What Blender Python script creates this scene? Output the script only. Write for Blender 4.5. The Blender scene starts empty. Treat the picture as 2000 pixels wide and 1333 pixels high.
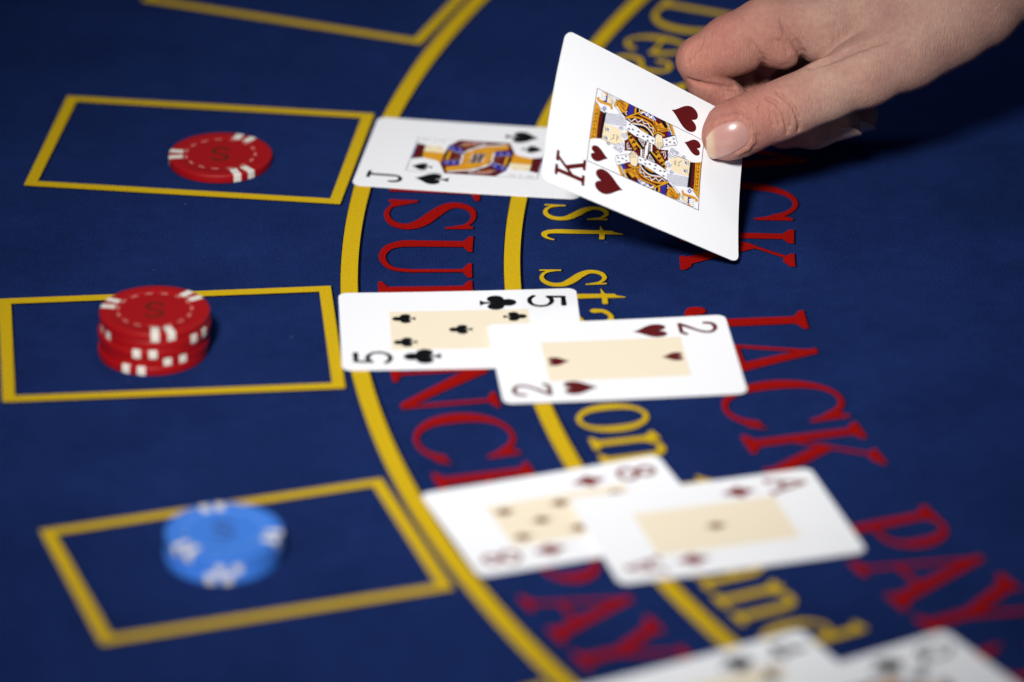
import bpy, math, random
import numpy as np
from mathutils import Vector, Matrix

random.seed(7); np.random.seed(7)
SC = bpy.context.scene
COL = SC.collection

# ------------------------------------------------------------------ camera
PITCH = math.radians(26.65)
FPX, CH = 12206.0, 1021.2                       # focal length in pixels of a 2000 px wide frame, camera height in mm
CY = CH / math.tan(PITCH)
FW = np.array([0, math.cos(PITCH), -math.sin(PITCH)])
UP = np.array([0, math.sin(PITCH), math.cos(PITCH)])
RT = np.array([1.0, 0, 0]); CAM = np.array([0, -CY, CH])
cam = bpy.data.cameras.new('camera'); camo = bpy.data.objects.new('camera', cam); COL.objects.link(camo)
cam.sensor_width = 36.0; cam.lens = 36.0 * FPX / 2000
camo.location = CAM / 1000; camo.rotation_euler = (math.pi / 2 - PITCH, 0, 0)
cam.clip_start = 0.05; cam.clip_end = 60
cam.dof.use_dof = True; cam.dof.focus_distance = 2.343; cam.dof.aperture_fstop = 4.2
SC.camera = camo
# ------------------------------------------------------------------ world, lamps, exposure
W = bpy.data.worlds.new('World'); SC.world = W; W.use_nodes = True
bg = W.node_tree.nodes['Background']; bg.inputs[0].default_value = (0.62, 0.72, 1.0, 1); bg.inputs[1].default_value = 0.05
def spot(name, loc, target, power, size, cone, blend, col):
    l = bpy.data.lights.new(name, 'SPOT'); l.energy = power; l.shadow_soft_size = size
    l.spot_size = math.radians(cone); l.spot_blend = blend; l.color = col
    o = bpy.data.objects.new(name, l); COL.objects.link(o); o.location = loc
    o.rotation_euler = (Vector(target) - Vector(loc)).to_track_quat('-Z', 'Y').to_euler()
    return o
spot('ceiling_spot', (-0.30, -1.58, 1.42), (-0.005, 0.005, 0.0), 300, 0.16, 18.0, 1.0, (1.0, 0.985, 0.98))
spot('ceiling_spot_back', (0.25, 0.75, 1.9), (0.1, 0.0, 0.0), 16, 0.20, 40, 1.0, (0.95, 0.97, 1.0))
SC.view_settings.view_transform = 'Standard'; SC.view_settings.look = 'None'
SC.view_settings.exposure = 0.0; SC.view_settings.gamma = 1.0

# ------------------------------------------------------------------ helpers
def unp(px, py, z=0.0):
    d = FW + (px - 1000) / FPX * RT - (py - 666.5) / FPX * UP
    return CAM + d * ((z - CH) / d[2])
def s2l(c):
    return tuple((x / 12.92 if x <= 0.04045 else ((x + 0.055) / 1.055) ** 2.4) for x in [v / 255 for v in c])
MATS = {}
def mat(name, rgb, rough=0.6, coat=0.0, spec=0.5, noise=0.0, nscale=300, bump=0.0, bscale=2000, sheen=0.0, wear=None):
    if name in MATS: return MATS[name]
    m = bpy.data.materials.new(name); m.use_nodes = True; nt = m.node_tree; b = nt.nodes['Principled BSDF']
    c = (*s2l(rgb), 1); b.inputs['Base Color'].default_value = c; b.inputs['Roughness'].default_value = rough
    b.inputs['Specular IOR Level'].default_value = spec; b.inputs['Coat Weight'].default_value = coat
    b.inputs['Coat Roughness'].default_value = 0.25
    b.inputs['Sheen Weight'].default_value = sheen
    tc = nt.nodes.new('ShaderNodeTexCoord')
    if noise:
        n = nt.nodes.new('ShaderNodeTexNoise'); n.inputs['Scale'].default_value = nscale; n.inputs['Detail'].default_value = 6
        nt.links.new(tc.outputs['Object'], n.inputs['Vector'])
        r = nt.nodes.new('ShaderNodeValToRGB'); r.color_ramp.elements[0].position = 0.3; r.color_ramp.elements[1].position = 0.7
        r.color_ramp.elements[0].color = tuple(x * (1 - noise) for x in c[:3]) + (1,)
        r.color_ramp.elements[1].color = tuple(min(1, x * (1 + noise)) for x in c[:3]) + (1,)
        nt.links.new(n.outputs['Fac'], r.inputs['Fac']); nt.links.new(r.outputs['Color'], b.inputs['Base Color'])
    if bump:
        n2 = nt.nodes.new('ShaderNodeTexNoise'); n2.inputs['Scale'].default_value = bscale; n2.inputs['Detail'].default_value = 3
        nt.links.new(tc.outputs['Object'], n2.inputs['Vector'])
        bp = nt.nodes.new('ShaderNodeBump'); bp.inputs['Strength'].default_value = bump; bp.inputs['Distance'].default_value = 0.0003
        nt.links.new(n2.outputs['Fac'], bp.inputs['Height']); nt.links.new(bp.outputs['Normal'], b.inputs['Normal'])
    MATS[name] = m; return m

def felt_material():
    m = bpy.data.materials.new('blue_felt'); m.use_nodes = True; nt = m.node_tree; b = nt.nodes['Principled BSDF']
    N, Lk = nt.nodes, nt.links
    tc = N.new('ShaderNodeTexCoord')
    def noise(scale, det=5, rough=0.6):
        n = N.new('ShaderNodeTexNoise'); n.inputs['Scale'].default_value = scale; n.inputs['Detail'].default_value = det
        n.inputs['Roughness'].default_value = rough; Lk.new(tc.outputs['Object'], n.inputs['Vector']); return n
    big = noise(22, 6); fine = noise(1500, 4, 0.7); mid = noise(140, 5, 0.65)
    r = N.new('ShaderNodeValToRGB'); e = r.color_ramp.elements
    e[0].position = 0.46; e[0].color = (*s2l((9, 20, 52)), 1); e[1].position = 0.90; e[1].color = (*s2l((33, 54, 112)), 1)
    add = N.new('ShaderNodeMath'); add.operation = 'MULTIPLY_ADD'; add.inputs[1].default_value = 0.9
    Lk.new(fine.outputs['Fac'], add.inputs[0])
    a2 = N.new('ShaderNodeMath'); a2.operation = 'MULTIPLY'; a2.inputs[1].default_value = 0.27; Lk.new(big.outputs['Fac'], a2.inputs[0])
    a3 = N.new('ShaderNodeMath'); a3.operation = 'MULTIPLY_ADD'; a3.inputs[1].default_value = 0.16; Lk.new(mid.outputs['Fac'], a3.inputs[0]); Lk.new(a2.outputs[0], a3.inputs[2])
    Lk.new(a3.outputs[0], add.inputs[2]); Lk.new(add.outputs[0], r.inputs['Fac'])
    # scattered pale lint
    v = N.new('ShaderNodeTexVoronoi'); v.inputs['Scale'].default_value = 75; Lk.new(tc.outputs['Object'], v.inputs['Vector'])
    lt = N.new('ShaderNodeMath'); lt.operation = 'LESS_THAN'; lt.inputs[1].default_value = 0.03; Lk.new(v.outputs['Distance'], lt.inputs[0])
    ms = N.new('ShaderNodeMath'); ms.operation = 'MULTIPLY'; Lk.new(lt.outputs[0], ms.inputs[0])
    g = N.new('ShaderNodeMath'); g.operation = 'GREATER_THAN'; g.inputs[1].default_value = 0.62
    sx = N.new('ShaderNodeSeparateColor'); Lk.new(v.outputs['Color'], sx.inputs[0]); Lk.new(sx.outputs[0], g.inputs[0]); Lk.new(g.outputs[0], ms.inputs[1])
    m2 = N.new('ShaderNodeMath'); m2.operation = 'MULTIPLY'; m2.inputs[1].default_value = 0.22; Lk.new(ms.outputs[0], m2.inputs[0])
    mx = N.new('ShaderNodeMix'); mx.data_type = 'RGBA'; mx.inputs[7].default_value = (*s2l((150, 165, 200)), 1)
    Lk.new(m2.outputs[0], mx.inputs[0]); Lk.new(r.outputs['Color'], mx.inputs[6]); Lk.new(mx.outputs[2], b.inputs['Base Color'])
    b.inputs['Roughness'].default_value = 1.0; b.inputs['Specular IOR Level'].default_value = 0.0
    b.inputs['Sheen Weight'].default_value = 0.02; b.inputs['Sheen Roughness'].default_value = 0.5
    b.inputs['Sheen Tint'].default_value = (0.3, 0.4, 0.8, 1)
    bp = N.new('ShaderNodeBump'); bp.inputs['Strength'].default_value = 0.6; bp.inputs['Distance'].default_value = 0.0004
    Lk.new(fine.outputs['Fac'], bp.inputs['Height']); Lk.new(bp.outputs['Normal'], b.inputs['Normal'])
    return m

def mesh_obj(name, verts, faces, mats, parent=None, mi=None, smooth=False):
    """verts in mm (world); one mesh object in metres."""
    me = bpy.data.meshes.new(name)
    v = np.asarray(verts, dtype=np.float64) / 1000.0
    me.from_pydata(v.tolist(), [], faces); 
    for m in (mats if isinstance(mats, (list, tuple)) else [mats]): me.materials.append(m)
    if mi is not None: me.polygons.foreach_set('material_index', np.asarray(mi, dtype=np.int32))
    if smooth: me.polygons.foreach_set('use_smooth', np.ones(len(me.polygons), dtype=bool))
    me.update()
    o = bpy.data.objects.new(name, me); COL.objects.link(o)
    if parent is not None: o.parent = parent
    return o
def tag(o, label=None, cat=None, group=None, kind=None):
    for k, v in (('label', label), ('category', cat), ('group', group), ('kind', kind)):
        if v: o[k] = v
    return o

# ---------------- 2-D shapes by signed distance, filled with marching squares
def sd_stroke(P, pts):
    d = np.full(P.shape[:-1], 1e9)
    for (ax, ay, ra), (bx, by, rb) in zip(pts[:-1], pts[1:]):
        a = np.array([ax, ay]); ba = np.array([bx - ax, by - ay]); L = ba @ ba + 1e-12
        t = np.clip(((P - a) @ ba) / L, 0, 1)
        d = np.minimum(d, np.hypot(P[..., 0] - ax - t * ba[0], P[..., 1] - ay - t * ba[1]) - (ra + t * (rb - ra)))
    return d
def sd_poly(P, pts):
    pts = np.asarray(pts, float); n = len(pts); d = np.full(P.shape[:-1], 1e9); ins = np.zeros(P.shape[:-1], bool)
    for i in range(n):
        a, b = pts[i], pts[(i + 1) % n]; e = b - a; w = P - a
        t = np.clip((w @ e) / (e @ e + 1e-12), 0, 1)
        d = np.minimum(d, np.hypot(w[..., 0] - t * e[0], w[..., 1] - t * e[1]))
        c = (a[1] > P[..., 1]) != (b[1] > P[..., 1])
        ins ^= c & (P[..., 0] < (b[0] - a[0]) * (P[..., 1] - a[1]) / (b[1] - a[1] + 1e-12) + a[0])
    return np.where(ins, -d, d)
def spline(pts, n=8):
    p = [np.array(q, float) for q in pts]; p = [2 * p[0] - p[1]] + p + [2 * p[-1] - p[-2]]; out = []
    for i in range(1, len(p) - 2):
        for k in range(n):
            t = k / n
            out.append(0.5 * (2 * p[i] + (p[i + 1] - p[i - 1]) * t + (2 * p[i - 1] - 5 * p[i] + 4 * p[i + 1] - p[i + 2]) * t * t + (-p[i - 1] + 3 * p[i] - 3 * p[i + 1] + p[i + 2]) * t ** 3))
    out.append(p[-2]); return [tuple(q) for q in out]
def arcpts(cx, cy, rx, ry, a0, a1, w0, w1, n=28):
    """elliptic stroke; half-width w0 where it runs vertically (sides), w1 where it runs horizontally (top, bottom)"""
    o = []
    for k in range(n + 1):
        a = math.radians(a0 + (a1 - a0) * k / n); c2 = math.cos(a) ** 2
        w = w1 + (w0 - w1) * c2 ** 1.2
        o.append((cx + (rx - w) * math.cos(a), cy + (ry - w) * math.sin(a), w))
    return o
TH, TN = 0.061, 0.021
def stem(x, y0, y1, w=TH): return ('p', [(x - w, y0), (x + w, y0), (x + w, y1), (x - w, y1)])
def serif(x, y, s, w=TH, hw=0.165, h=0.04, br=0.06):
    return ('p', [(x - hw, y), (x + hw, y), (x + hw, y + s * h), (x + w, y + s * (h + br)), (x - w, y + s * (h + br)), (x - hw, y + s * h)])
def line(x0, y0, x1, y1, w0, w1=None): return ('s', [(x0, y0, w0), (x1, y1, w0 if w1 is None else w1)])
def slant(x0, x1, y0, y1, w): return ('p', [(x0 - w, y0), (x0 + w, y0), (x1 + w, y1), (x1 - w, y1)])
GLY = {
 'I': (0.40, [stem(.2, 0, 1), serif(.2, 0, 1), serif(.2, 1, -1)]),
 'N': (0.96, [stem(.17, 0, 1, .028), serif(.17, 0, 1, .028, .15), ('p', [(.02, 1), (.24, 1), (.85, .0), (.74, .0)]), ('p', [(.02, 1), (.24, 1), (.2, .94), (.02, .968)]), stem(.80, 0, 1, .028), serif(.80, 1, -1, .028, .15)]),
 'S': (0.74, [('s', spline([(.62, .80, .02), (.55, .915, .024), (.40, .972, .026), (.22, .93, .04), (.13, .79, .055), (.17, .66, .066), (.34, .54, .075), (.53, .42, .076), (.62, .28, .062), (.57, .12, .045), (.42, .035, .03), (.27, .03, .024), (.15, .10, .022), (.09, .24, .02)])), ('p', [(.60, .985), (.645, .985), (.66, .68), (.625, .68), (.55, .9)]), ('p', [(.05, .015), (.09, .015), (.2, .1), (.085, .34), (.05, .34)])]),
 'U': (0.92, [stem(.19, .3, 1), serif(.19, 1, -1), stem(.74, .32, 1, .03), serif(.74, 1, -1, .03, .15), ('s', spline([(.19, .36, .066), (.2, .23, .062), (.265, .105, .05), (.38, .045, .04), (.5, .04, .035), (.63, .09, .032), (.71, .19, .03), (.74, .36, .03)], 10))]),
 'R': (0.88, [stem(.18, 0, 1), serif(.18, 0, 1), serif(.18, 1, -1), line(.18, .975, .42, .975, .024), line(.18, .5, .42, .5, .022), ('s', arcpts(.40, .737, .27, .262, -90, 90, .066, .024)), ('p', [(.36, .5), (.52, .5), (.80, .06), (.87, .03), (.87, 0), (.70, 0)])]),
 'A': (0.94, [slant(.16, .46, 0, .98, .028), ('p', [(.40, 1), (.50, 1), (.87, 0), (.71, 0), (.43, .84)]), line(.25, .33, .68, .33, .024), serif(.16, 0, 1, .028, .14), serif(.79, 0, 1, .07, .15)]),
 'C': (0.84, [('s', arcpts(.47, .5, .42, .512, 44, 318, .072, .022, 40)), ('p', [(.775, .985), (.815, .985), (.825, .64), (.79, .64), (.70, .86)]), ('p', [(.73, .12), (.83, .26), (.85, .24), (.77, .10)])]),
 'E': (0.78, [stem(.18, 0, 1), serif(.18, 0, 1, hw=.15), serif(.18, 1, -1, hw=.15), line(.18, .977, .66, .977, .023), line(.18, .023, .68, .023, .023), line(.18, .52, .50, .52, .022), ('p', [(.71, 1), (.67, 1), (.52, .96), (.68, .76), (.71, .76)]), ('p', [(.75, .28), (.72, .28), (.54, .04), (.7, 0), (.72, 0)]), ('p', [(.53, .67), (.50, .67), (.44, .53), (.44, .51), (.50, .37), (.53, .37)])]),
 'P': (0.76, [stem(.18, 0, 1), serif(.18, 0, 1), serif(.18, 1, -1), line(.18, .975, .40, .975, .024), line(.18, .45, .40, .45, .022), ('s', arcpts(.39, .712, .30, .287, -90, 90, .07, .024))]),
 'Y': (0.92, [stem(.46, 0, .45), serif(.46, 0, 1), ('p', [(.10, 1), (.26, 1), (.53, .45), (.39, .45)]), ('p', [(.78, 1), (.72, 1), (.47, .46), (.53, .40)]), serif(.17, 1, -1, .07, .16), serif(.77, 1, -1, .025, .14)]),
 'B': (0.80, [stem(.18, 0, 1), serif(.18, 0, 1, hw=.15), serif(.18, 1, -1, hw=.15), line(.18, .977, .40, .977, .023), line(.18, .53, .42, .53, .022), line(.18, .023, .42, .023, .023), ('s', arcpts(.38, .755, .27, .245, -90, 90, .06, .023)), ('s', arcpts(.42, .275, .31, .275, -90, 90, .068, .023))]),
 'L': (0.74, [stem(.18, 0, 1), serif(.18, 0, 1, hw=.15), serif(.18, 1, -1), line(.18, .023, .66, .023, .023), ('p', [(.72, .32), (.69, .32), (.5, .04), (.67, 0), (.69, 0)])]),
 'K': (0.92, [stem(.18, 0, 1), serif(.18, 0, 1), serif(.18, 1, -1), slant(.22, .72, .40, 1, .03), ('p', [(.34, .60), (.44, .70), (.87, 0), (.70, 0)]), serif(.73, 1, -1, .035, .15), serif(.79, 0, 1, .07, .15)]),
 'J': (0.50, [stem(.30, .22, 1, .064), serif(.30, 1, -1), ('s', [(.30, .24, .064), (.298, .14, .06), (.27, .06, .052), (.21, .02, .045), (.13, .02, .045), (.075, .055, .06), (.08, .1, .065)])]),
 'D': (1.06, [stem(.2, 0, 1, .06), serif(.2, 0, 1, .06, .16), serif(.2, 1, -1, .06, .16), line(.2, .97, .45, .97, .028), line(.2, .03, .45, .03, .028), ('s', arcpts(.44, .5, .52, .5, -90, 90, .075, .028, 40))]),
 'e': (0.60, [('s', arcpts(.31, .365, .27, .378, 8, 318, .058, .024, 36)), line(.09, .40, .54, .40, .022)]),
 'a': (0.66, [('s', spline([(.12, .56, .05), (.14, .66, .035), (.27, .725, .026), (.40, .69, .04), (.45, .56, .055), (.45, .3, .055), (.45, .12, .055), (.50, .045, .035), (.58, .045, .022), (.63, .09, .016)])), ('s', spline([(.44, .43, .026), (.30, .38, .028), (.14, .30, .045), (.10, .16, .052), (.18, .05, .04), (.30, .045, .026), (.44, .15, .022)]))]),
 'l': (0.36, [stem(.18, 0, 1.06, .055), serif(.18, 0, 1, .055, .15), ('p', [(.02, 1.03), (.02, 1.0), (.125, .93), (.235, 1.06), (.2, 1.06)])]),
 'r': (0.52, [stem(.17, 0, .72, .055), serif(.17, 0, 1, .055, .15), ('p', [(.02, .70), (.02, .67), (.115, .6), (.225, .74), (.2, .74)]), ('s', spline([(.2, .5, .024), (.27, .64, .03), (.37, .69, .04), (.45, .65, .055)]))]),
 'm': (1.14, [stem(.17, 0, .72, .055), stem(.55, .0, .5, .055), stem(.94, .0, .5, .055), serif(.17, 0, 1, .055, .14), serif(.55, 0, 1, .055, .14), serif(.94, 0, 1, .055, .14), ('p', [(.02, .70), (.02, .67), (.115, .6), (.225, .74), (.2, .74)]), ('s', spline([(.2, .54, .022), (.30, .67, .028), (.43, .69, .038), (.53, .62, .05), (.55, .46, .055)])), ('s', spline([(.58, .54, .022), (.68, .67, .028), (.81, .69, .038), (.92, .62, .05), (.94, .46, .055)]))]),
 'n': (0.76, [stem(.17, 0, .72, .055), stem(.56, .0, .5, .055), serif(.17, 0, 1, .055, .14), serif(.56, 0, 1, .055, .14), ('p', [(.02, .70), (.02, .67), (.115, .6), (.225, .74), (.2, .74)]), ('s', spline([(.2, .54, .022), (.30, .67, .028), (.44, .69, .038), (.54, .62, .05), (.56, .46, .055)]))]),
 'u': (0.76, [stem(.17, .2, .70, .055), stem(.57, .02, .70, .055), ('p', [(.02, .72), (.02, .69), (.12, .64), (.22, .72)]), ('p', [(.42, .72), (.42, .69), (.52, .64), (.62, .72)]), ('p', [(.57, .0), (.74, .035), (.74, .06), (.62, .09)]), ('s', spline([(.17, .24, .055), (.19, .11, .05), (.30, .045, .038), (.42, .06, .03), (.55, .17, .022)]))]),
 's': (0.52, [('s', spline([(.42, .56, .016), (.38, .66, .02), (.27, .715, .024), (.15, .67, .036), (.11, .56, .045), (.18, .46, .052), (.32, .36, .056), (.42, .26, .05), (.42, .13, .042), (.33, .045, .03), (.22, .025, .022), (.12, .07, .02), (.075, .18, .016)])), ('p', [(.40, .735), (.435, .735), (.445, .50), (.415, .50)]), ('p', [(.05, .0), (.085, .0), (.09, .245), (.055, .245)])]),
 't': (0.46, [('s', spline([(.2, .78, .045), (.2, .4, .055), (.2, .18, .055), (.235, .07, .045), (.31, .045, .03), (.38, .08, .022), (.43, .15, .016)])), ('p', [(.02, .665), (.145, .70), (.245, .93), (.255, .93), (.255, .72), (.40, .72), (.40, .66), (.02, .66)])]),
 'd': (0.76, [stem(.56, .02, 1.04, .055), ('p', [(.41, 1.01), (.41, .98), (.51, .92), (.615, 1.05), (.58, 1.05)]), ('p', [(.56, .0), (.74, .035), (.74, .06), (.62, .09)]), ('s', arcpts(.36, .365, .29, .375, 40, 320, .06, .026, 36)), ('s', [(.5, .64, .024), (.56, .56, .024)]), ('s', [(.5, .1, .024), (.56, .2, .024)])]),
 'o': (0.70, [('s', arcpts(.35, .362, .31, .385, 0, 360, .062, .026, 44))]),
 '1': (0.46, [stem(.24, 0, .98, .055), serif(.24, 0, 1, .055, .16), ('p', [(.06, .86), (.06, .83), (.19, .84), (.29, 1.0), (.26, 1.0)])]),
 '7': (0.62, [('p', [(.06, .98), (.58, .98), (.58, .92), (.30, 0), (.18, 0), (.46, .86), (.06, .86)]), ('p', [(.06, .98), (.04, .98), (.02, .72), (.05, .72), (.12, .84)])]),
}
# card indices: thin even strokes, cap height 1
mw = 0.064
IDX = {
 '5': [('s', [(.68, .94, .075), (.2, .94, .06)]), ('s', [(.2, .955, mw), (.16, .55, mw)]), ('s', spline([(.16, .54, mw), (.3, .62, mw), (.5, .62, mw), (.68, .5, .055), (.72, .32, .06), (.64, .14, .055), (.45, .05, mw), (.25, .06, mw), (.1, .16, mw)]))],
 '2': [('s', spline([(.12, .72, mw), (.15, .87, mw), (.3, .955, mw), (.5, .95, .055), (.66, .82, .06), (.64, .64, .058), (.5, .45, .052), (.3, .25, mw), (.12, .06, mw)])), ('s', [(.12, .055, .055), (.62, .055, .055), (.72, .16, mw)])],
 '8': [('s', arcpts(.42, .74, .29, .26, 0, 360, .075, .06, 40)), ('s', arcpts(.42, .26, .36, .28, 0, 360, .075, .06, 40))],
 '4': [('s', [(.56, .02, mw), (.56, .96, mw), (.08, .3, mw), (.76, .3, mw)])],
 'A': [('s', [(.06, .04, mw), (.4, .96, mw), (.74, .04, .06)]), ('s', [(.2, .36, mw), (.62, .36, mw)]), ('s', [(-.02, .03, .04), (.18, .03, .04)]), ('s', [(.6, .03, .04), (.84, .03, .04)])],
 'J': [('s', [(.5, .95, mw), (.5, .3, mw)]), ('s', spline([(.5, .32, mw), (.47, .14, .052), (.33, .05, .055), (.17, .08, mw), (.1, .22, mw), (.1, .34, .04)])), ('p', [(.27, 1.0), (.73, 1.0), (.73, .90), (.27, .90)])],
 'Q': [('s', arcpts(.42, .53, .38, .48, 0, 360, .06, .05, 44)), ('s', [(.4, .3, mw), (.78, -.02, .06)])],
 'K': [('p', [(.10, 0), (.25, 0), (.25, 1), (.10, 1)]), ('p', [(-.02, 0), (.37, 0), (.37, .10), (-.02, .10)]), ('p', [(-.02, 1), (.37, 1), (.37, .90), (-.02, .90)]), ('p', [(.22, .36), (.22, .52), (.62, .95), (.76, .95)]), ('p', [(.36, .56), (.46, .68), (.84, .05), (.68, .05)]), ('p', [(.5, 1), (.88, 1), (.88, .90), (.5, .90)]), ('p', [(.56, 0), (.94, 0), (.94, .10), (.56, .10)])],
}
def heart_poly():
    o = []
    for k in range(60):
        t = 2 * math.pi * k / 60
        o.append((16 * math.sin(t) ** 3 / 34, (13 * math.cos(t) - 5 * math.cos(2 * t) - 2 * math.cos(3 * t) - math.cos(4 * t) + 2.5) / 30))
    return o
PIP = {
 'heart': [('p', heart_poly())],
 'diamond': [('p', [(0, .52), (.10, .32), (.24, .12), (.40, 0), (.24, -.12), (.10, -.32), (0, -.52), (-.10, -.32), (-.24, -.12), (-.40, 0), (-.24, .12), (-.10, .32)])],
 'spade': [('p', [(x * .95, -y * .82 + .10) for x, y in heart_poly()]), ('p', [(-.03, -.2), (.03, -.2), (.07, -.40), (.17, -.52), (-.17, -.52), (-.07, -.40)])],
 'club': [('s', [(0, .27, .235), (0, .27, .235)]), ('s', [(-.25, -.08, .235), (-.25, -.08, .235)]), ('s', [(.25, -.08, .235), (.25, -.08, .235)]), ('p', [(-.12, .15), (.12, .15), (.12, -.15), (-.12, -.15)]), ('p', [(-.035, -.1), (.035, -.1), (.07, -.38), (.18, -.52), (-.18, -.52), (-.07, -.38)])],
}
def field(prims, P):
    f = np.full(P.shape[:-1], 1e9)
    for k, pts in prims: f = np.minimum(f, sd_stroke(P, pts) if k == 's' else sd_poly(P, pts))
    return f
def msq(f, xs, ys):
    """fill f<0: returns verts(n,2), faces. Interior cells are merged into runs along y."""
    V, F = [], []
    neg = f < 0
    full = neg[:-1, :-1] & neg[1:, :-1] & neg[1:, 1:] & neg[:-1, 1:]
    anyc = neg[:-1, :-1] | neg[1:, :-1] | neg[1:, 1:] | neg[:-1, 1:]
    nx, ny = full.shape
    for i in range(nx):
        j = 0
        while j < ny:
            if full[i, j]:
                k = j
                while k < ny and full[i, k]: k += 1
                b = len(V); V += [(xs[i], ys[j]), (xs[i + 1], ys[j]), (xs[i + 1], ys[k]), (xs[i], ys[k])]; F.append((b, b + 1, b + 2, b + 3)); j = k
            elif anyc[i, j]:
                c = [(i, j), (i + 1, j), (i + 1, j + 1), (i, j + 1)]; poly = []
                for q in range(4):
                    a, bb = c[q], c[(q + 1) % 4]; fa, fb = f[a], f[bb]
                    if fa < 0: poly.append((xs[a[0]], ys[a[1]]))
                    if (fa < 0) != (fb < 0):
                        t = fa / (fa - fb); poly.append((xs[a[0]] + t * (xs[bb[0]] - xs[a[0]]), ys[a[1]] + t * (ys[bb[1]] - ys[a[1]])))
                if len(poly) >= 3:
                    b = len(V); V += poly; F.append(tuple(range(b, b + len(poly))))
                j += 1
            else: j += 1
    return np.array(V).reshape(-1, 2), F
def shape_mesh(prims, x0, x1, y0, y1, step, grow=0.0):
    xs = np.arange(x0, x1 + step, step); ys = np.arange(y0, y1 + step, step)
    P = np.stack(np.meshgrid(xs, ys, indexing='ij'), -1)
    return msq(field(prims, P) - grow, xs, ys)

# ------------------------------------------------------------------ table felt and its print
felt = felt_material()
ink_y = mat('yellow_print', (200, 166, 26), 1.0, spec=0.0, noise=0.09, nscale=900, bump=0.3, bscale=1500)
ink_r = mat('red_print', (146, 17, 13), 1.0, spec=0.0, noise=0.2, nscale=900, bump=0.5, bscale=1500)
ink_k = mat('black_print', (8, 12, 26), 1.0, spec=0.0, noise=0.2, nscale=900)
g = 1500
table = mesh_obj('table_felt', [(-g, -g, 0), (g, -g, 0), (g, g, 0), (-g, g, 0)], [(0, 1, 2, 3)], felt)
tag(table, 'dark blue felt gaming table printed with yellow lines and lettering', kind='structure')
AX, AY = 612.7, 64.2                                              # centre of the printed arcs (dealer's side)
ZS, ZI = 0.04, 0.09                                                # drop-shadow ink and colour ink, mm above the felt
def polar(r, a): return AX + r * np.cos(a), AY + r * np.sin(a)
def arc_line(r0, r1, a0, a1):
    V, F, MI = [], [], []
    n = 160
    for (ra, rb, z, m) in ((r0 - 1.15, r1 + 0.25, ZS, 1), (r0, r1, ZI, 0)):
        b = len(V)
        for k in range(n + 1):
            a = math.radians(a0 + (a1 - a0) * k / n)
            for r in (ra, rb): x, y = polar(r, a); V.append((x, y, z))
        for k in range(n): q = b + 2 * k; F.append((q, q + 2, q + 3, q + 1)); MI.append(m)
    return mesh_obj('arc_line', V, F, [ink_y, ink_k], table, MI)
arc_line(670.2, 676.5, 140, 232); arc_line(609.7, 615.7, 140, 232)
def betting_box(ang, L=122.8, S=83.7, w=4.5):
    a = math.radians(ang); cx, cy = polar(740.3, a); th = a - math.pi; c, s = math.cos(th), math.sin(th)
    V, F, MI = [], [], []
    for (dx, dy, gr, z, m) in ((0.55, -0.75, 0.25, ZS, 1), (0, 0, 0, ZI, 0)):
        b = len(V)
        for (l, h) in ((L / 2 + gr, S / 2 + gr), (L / 2 - w - gr, S / 2 - w - gr)):
            for sx, sy in ((-1, -1), (1, -1), (1, 1), (-1, 1)):
                x, y = sx * l, sy * h; V.append((cx + c * x - s * y + dx, cy + s * x + c * y + dy, z))
        for k in range(4): F.append((b + k, b + (k + 1) % 4, b + 4 + (k + 1) % 4, b + 4 + k)); MI.append(m)
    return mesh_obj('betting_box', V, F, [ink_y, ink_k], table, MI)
for a in (159.2, 172.1, 185.1, 198.1, 211.1): betting_box(a)
def letter(ch, a0, a1, rbase, cap, ink):
    """stands on radius rbase with its head towards the arc centre; a0..a1 degrees cover the advance width"""
    adv, prims = GLY[ch]; span = math.radians(a1 - a0); ww = adv
    V, F, MI = [], [], []
    sc = cap; rm = rbase - cap / 2; sx = span * rm / (ww * cap)
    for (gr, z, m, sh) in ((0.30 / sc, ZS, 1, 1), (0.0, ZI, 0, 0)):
        v, f = shape_mesh(prims, -.08, adv + .12, -.06, 1.12, 0.0145, gr)
        b = len(V); r = rbase - v[:, 1] * cap; a = math.radians(a0) + v[:, 0] / ww * span
        x, y = polar(r, a)
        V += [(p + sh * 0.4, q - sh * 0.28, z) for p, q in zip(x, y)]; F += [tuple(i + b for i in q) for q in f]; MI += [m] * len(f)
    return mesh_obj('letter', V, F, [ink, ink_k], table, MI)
for ch, a0, a1 in (('I', 169.1, 170.5), ('N', 170.9, 175.05), ('S', 174.95, 177.6), ('U', 177.75, 181.2), ('R', 181.25, 184.6), ('A', 184.3, 187.5), ('N', 187.3, 190.75), ('C', 190.7, 194.15), ('E', 194.55, 197.6), ('P', 199.9, 202.9), ('A', 202.7, 205.8), ('Y', 205.4, 208.5), ('S', 208.6, 211.2)):
    letter(ch, a0, a1, 662.6, 34.9, ink_r)
for ch, a0, a1 in (('B', 160.0, 163.7), ('L', 164.1, 167.5), ('A', 167.6, 171.9), ('C', 172.0, 175.9), ('K', 176.6, 180.45), ('J', 183.75, 186.3), ('A', 186.2, 190.3), ('C', 190.25, 194.3), ('K', 194.6, 198.55), ('P', 202.05, 205.4), ('A', 204.85, 208.9), ('Y', 208.2, 212.2), ('S', 212.4, 215.6)):
    letter(ch, a0, a1, 550.0, 43.0, ink_r)
YC = 33.8
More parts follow.
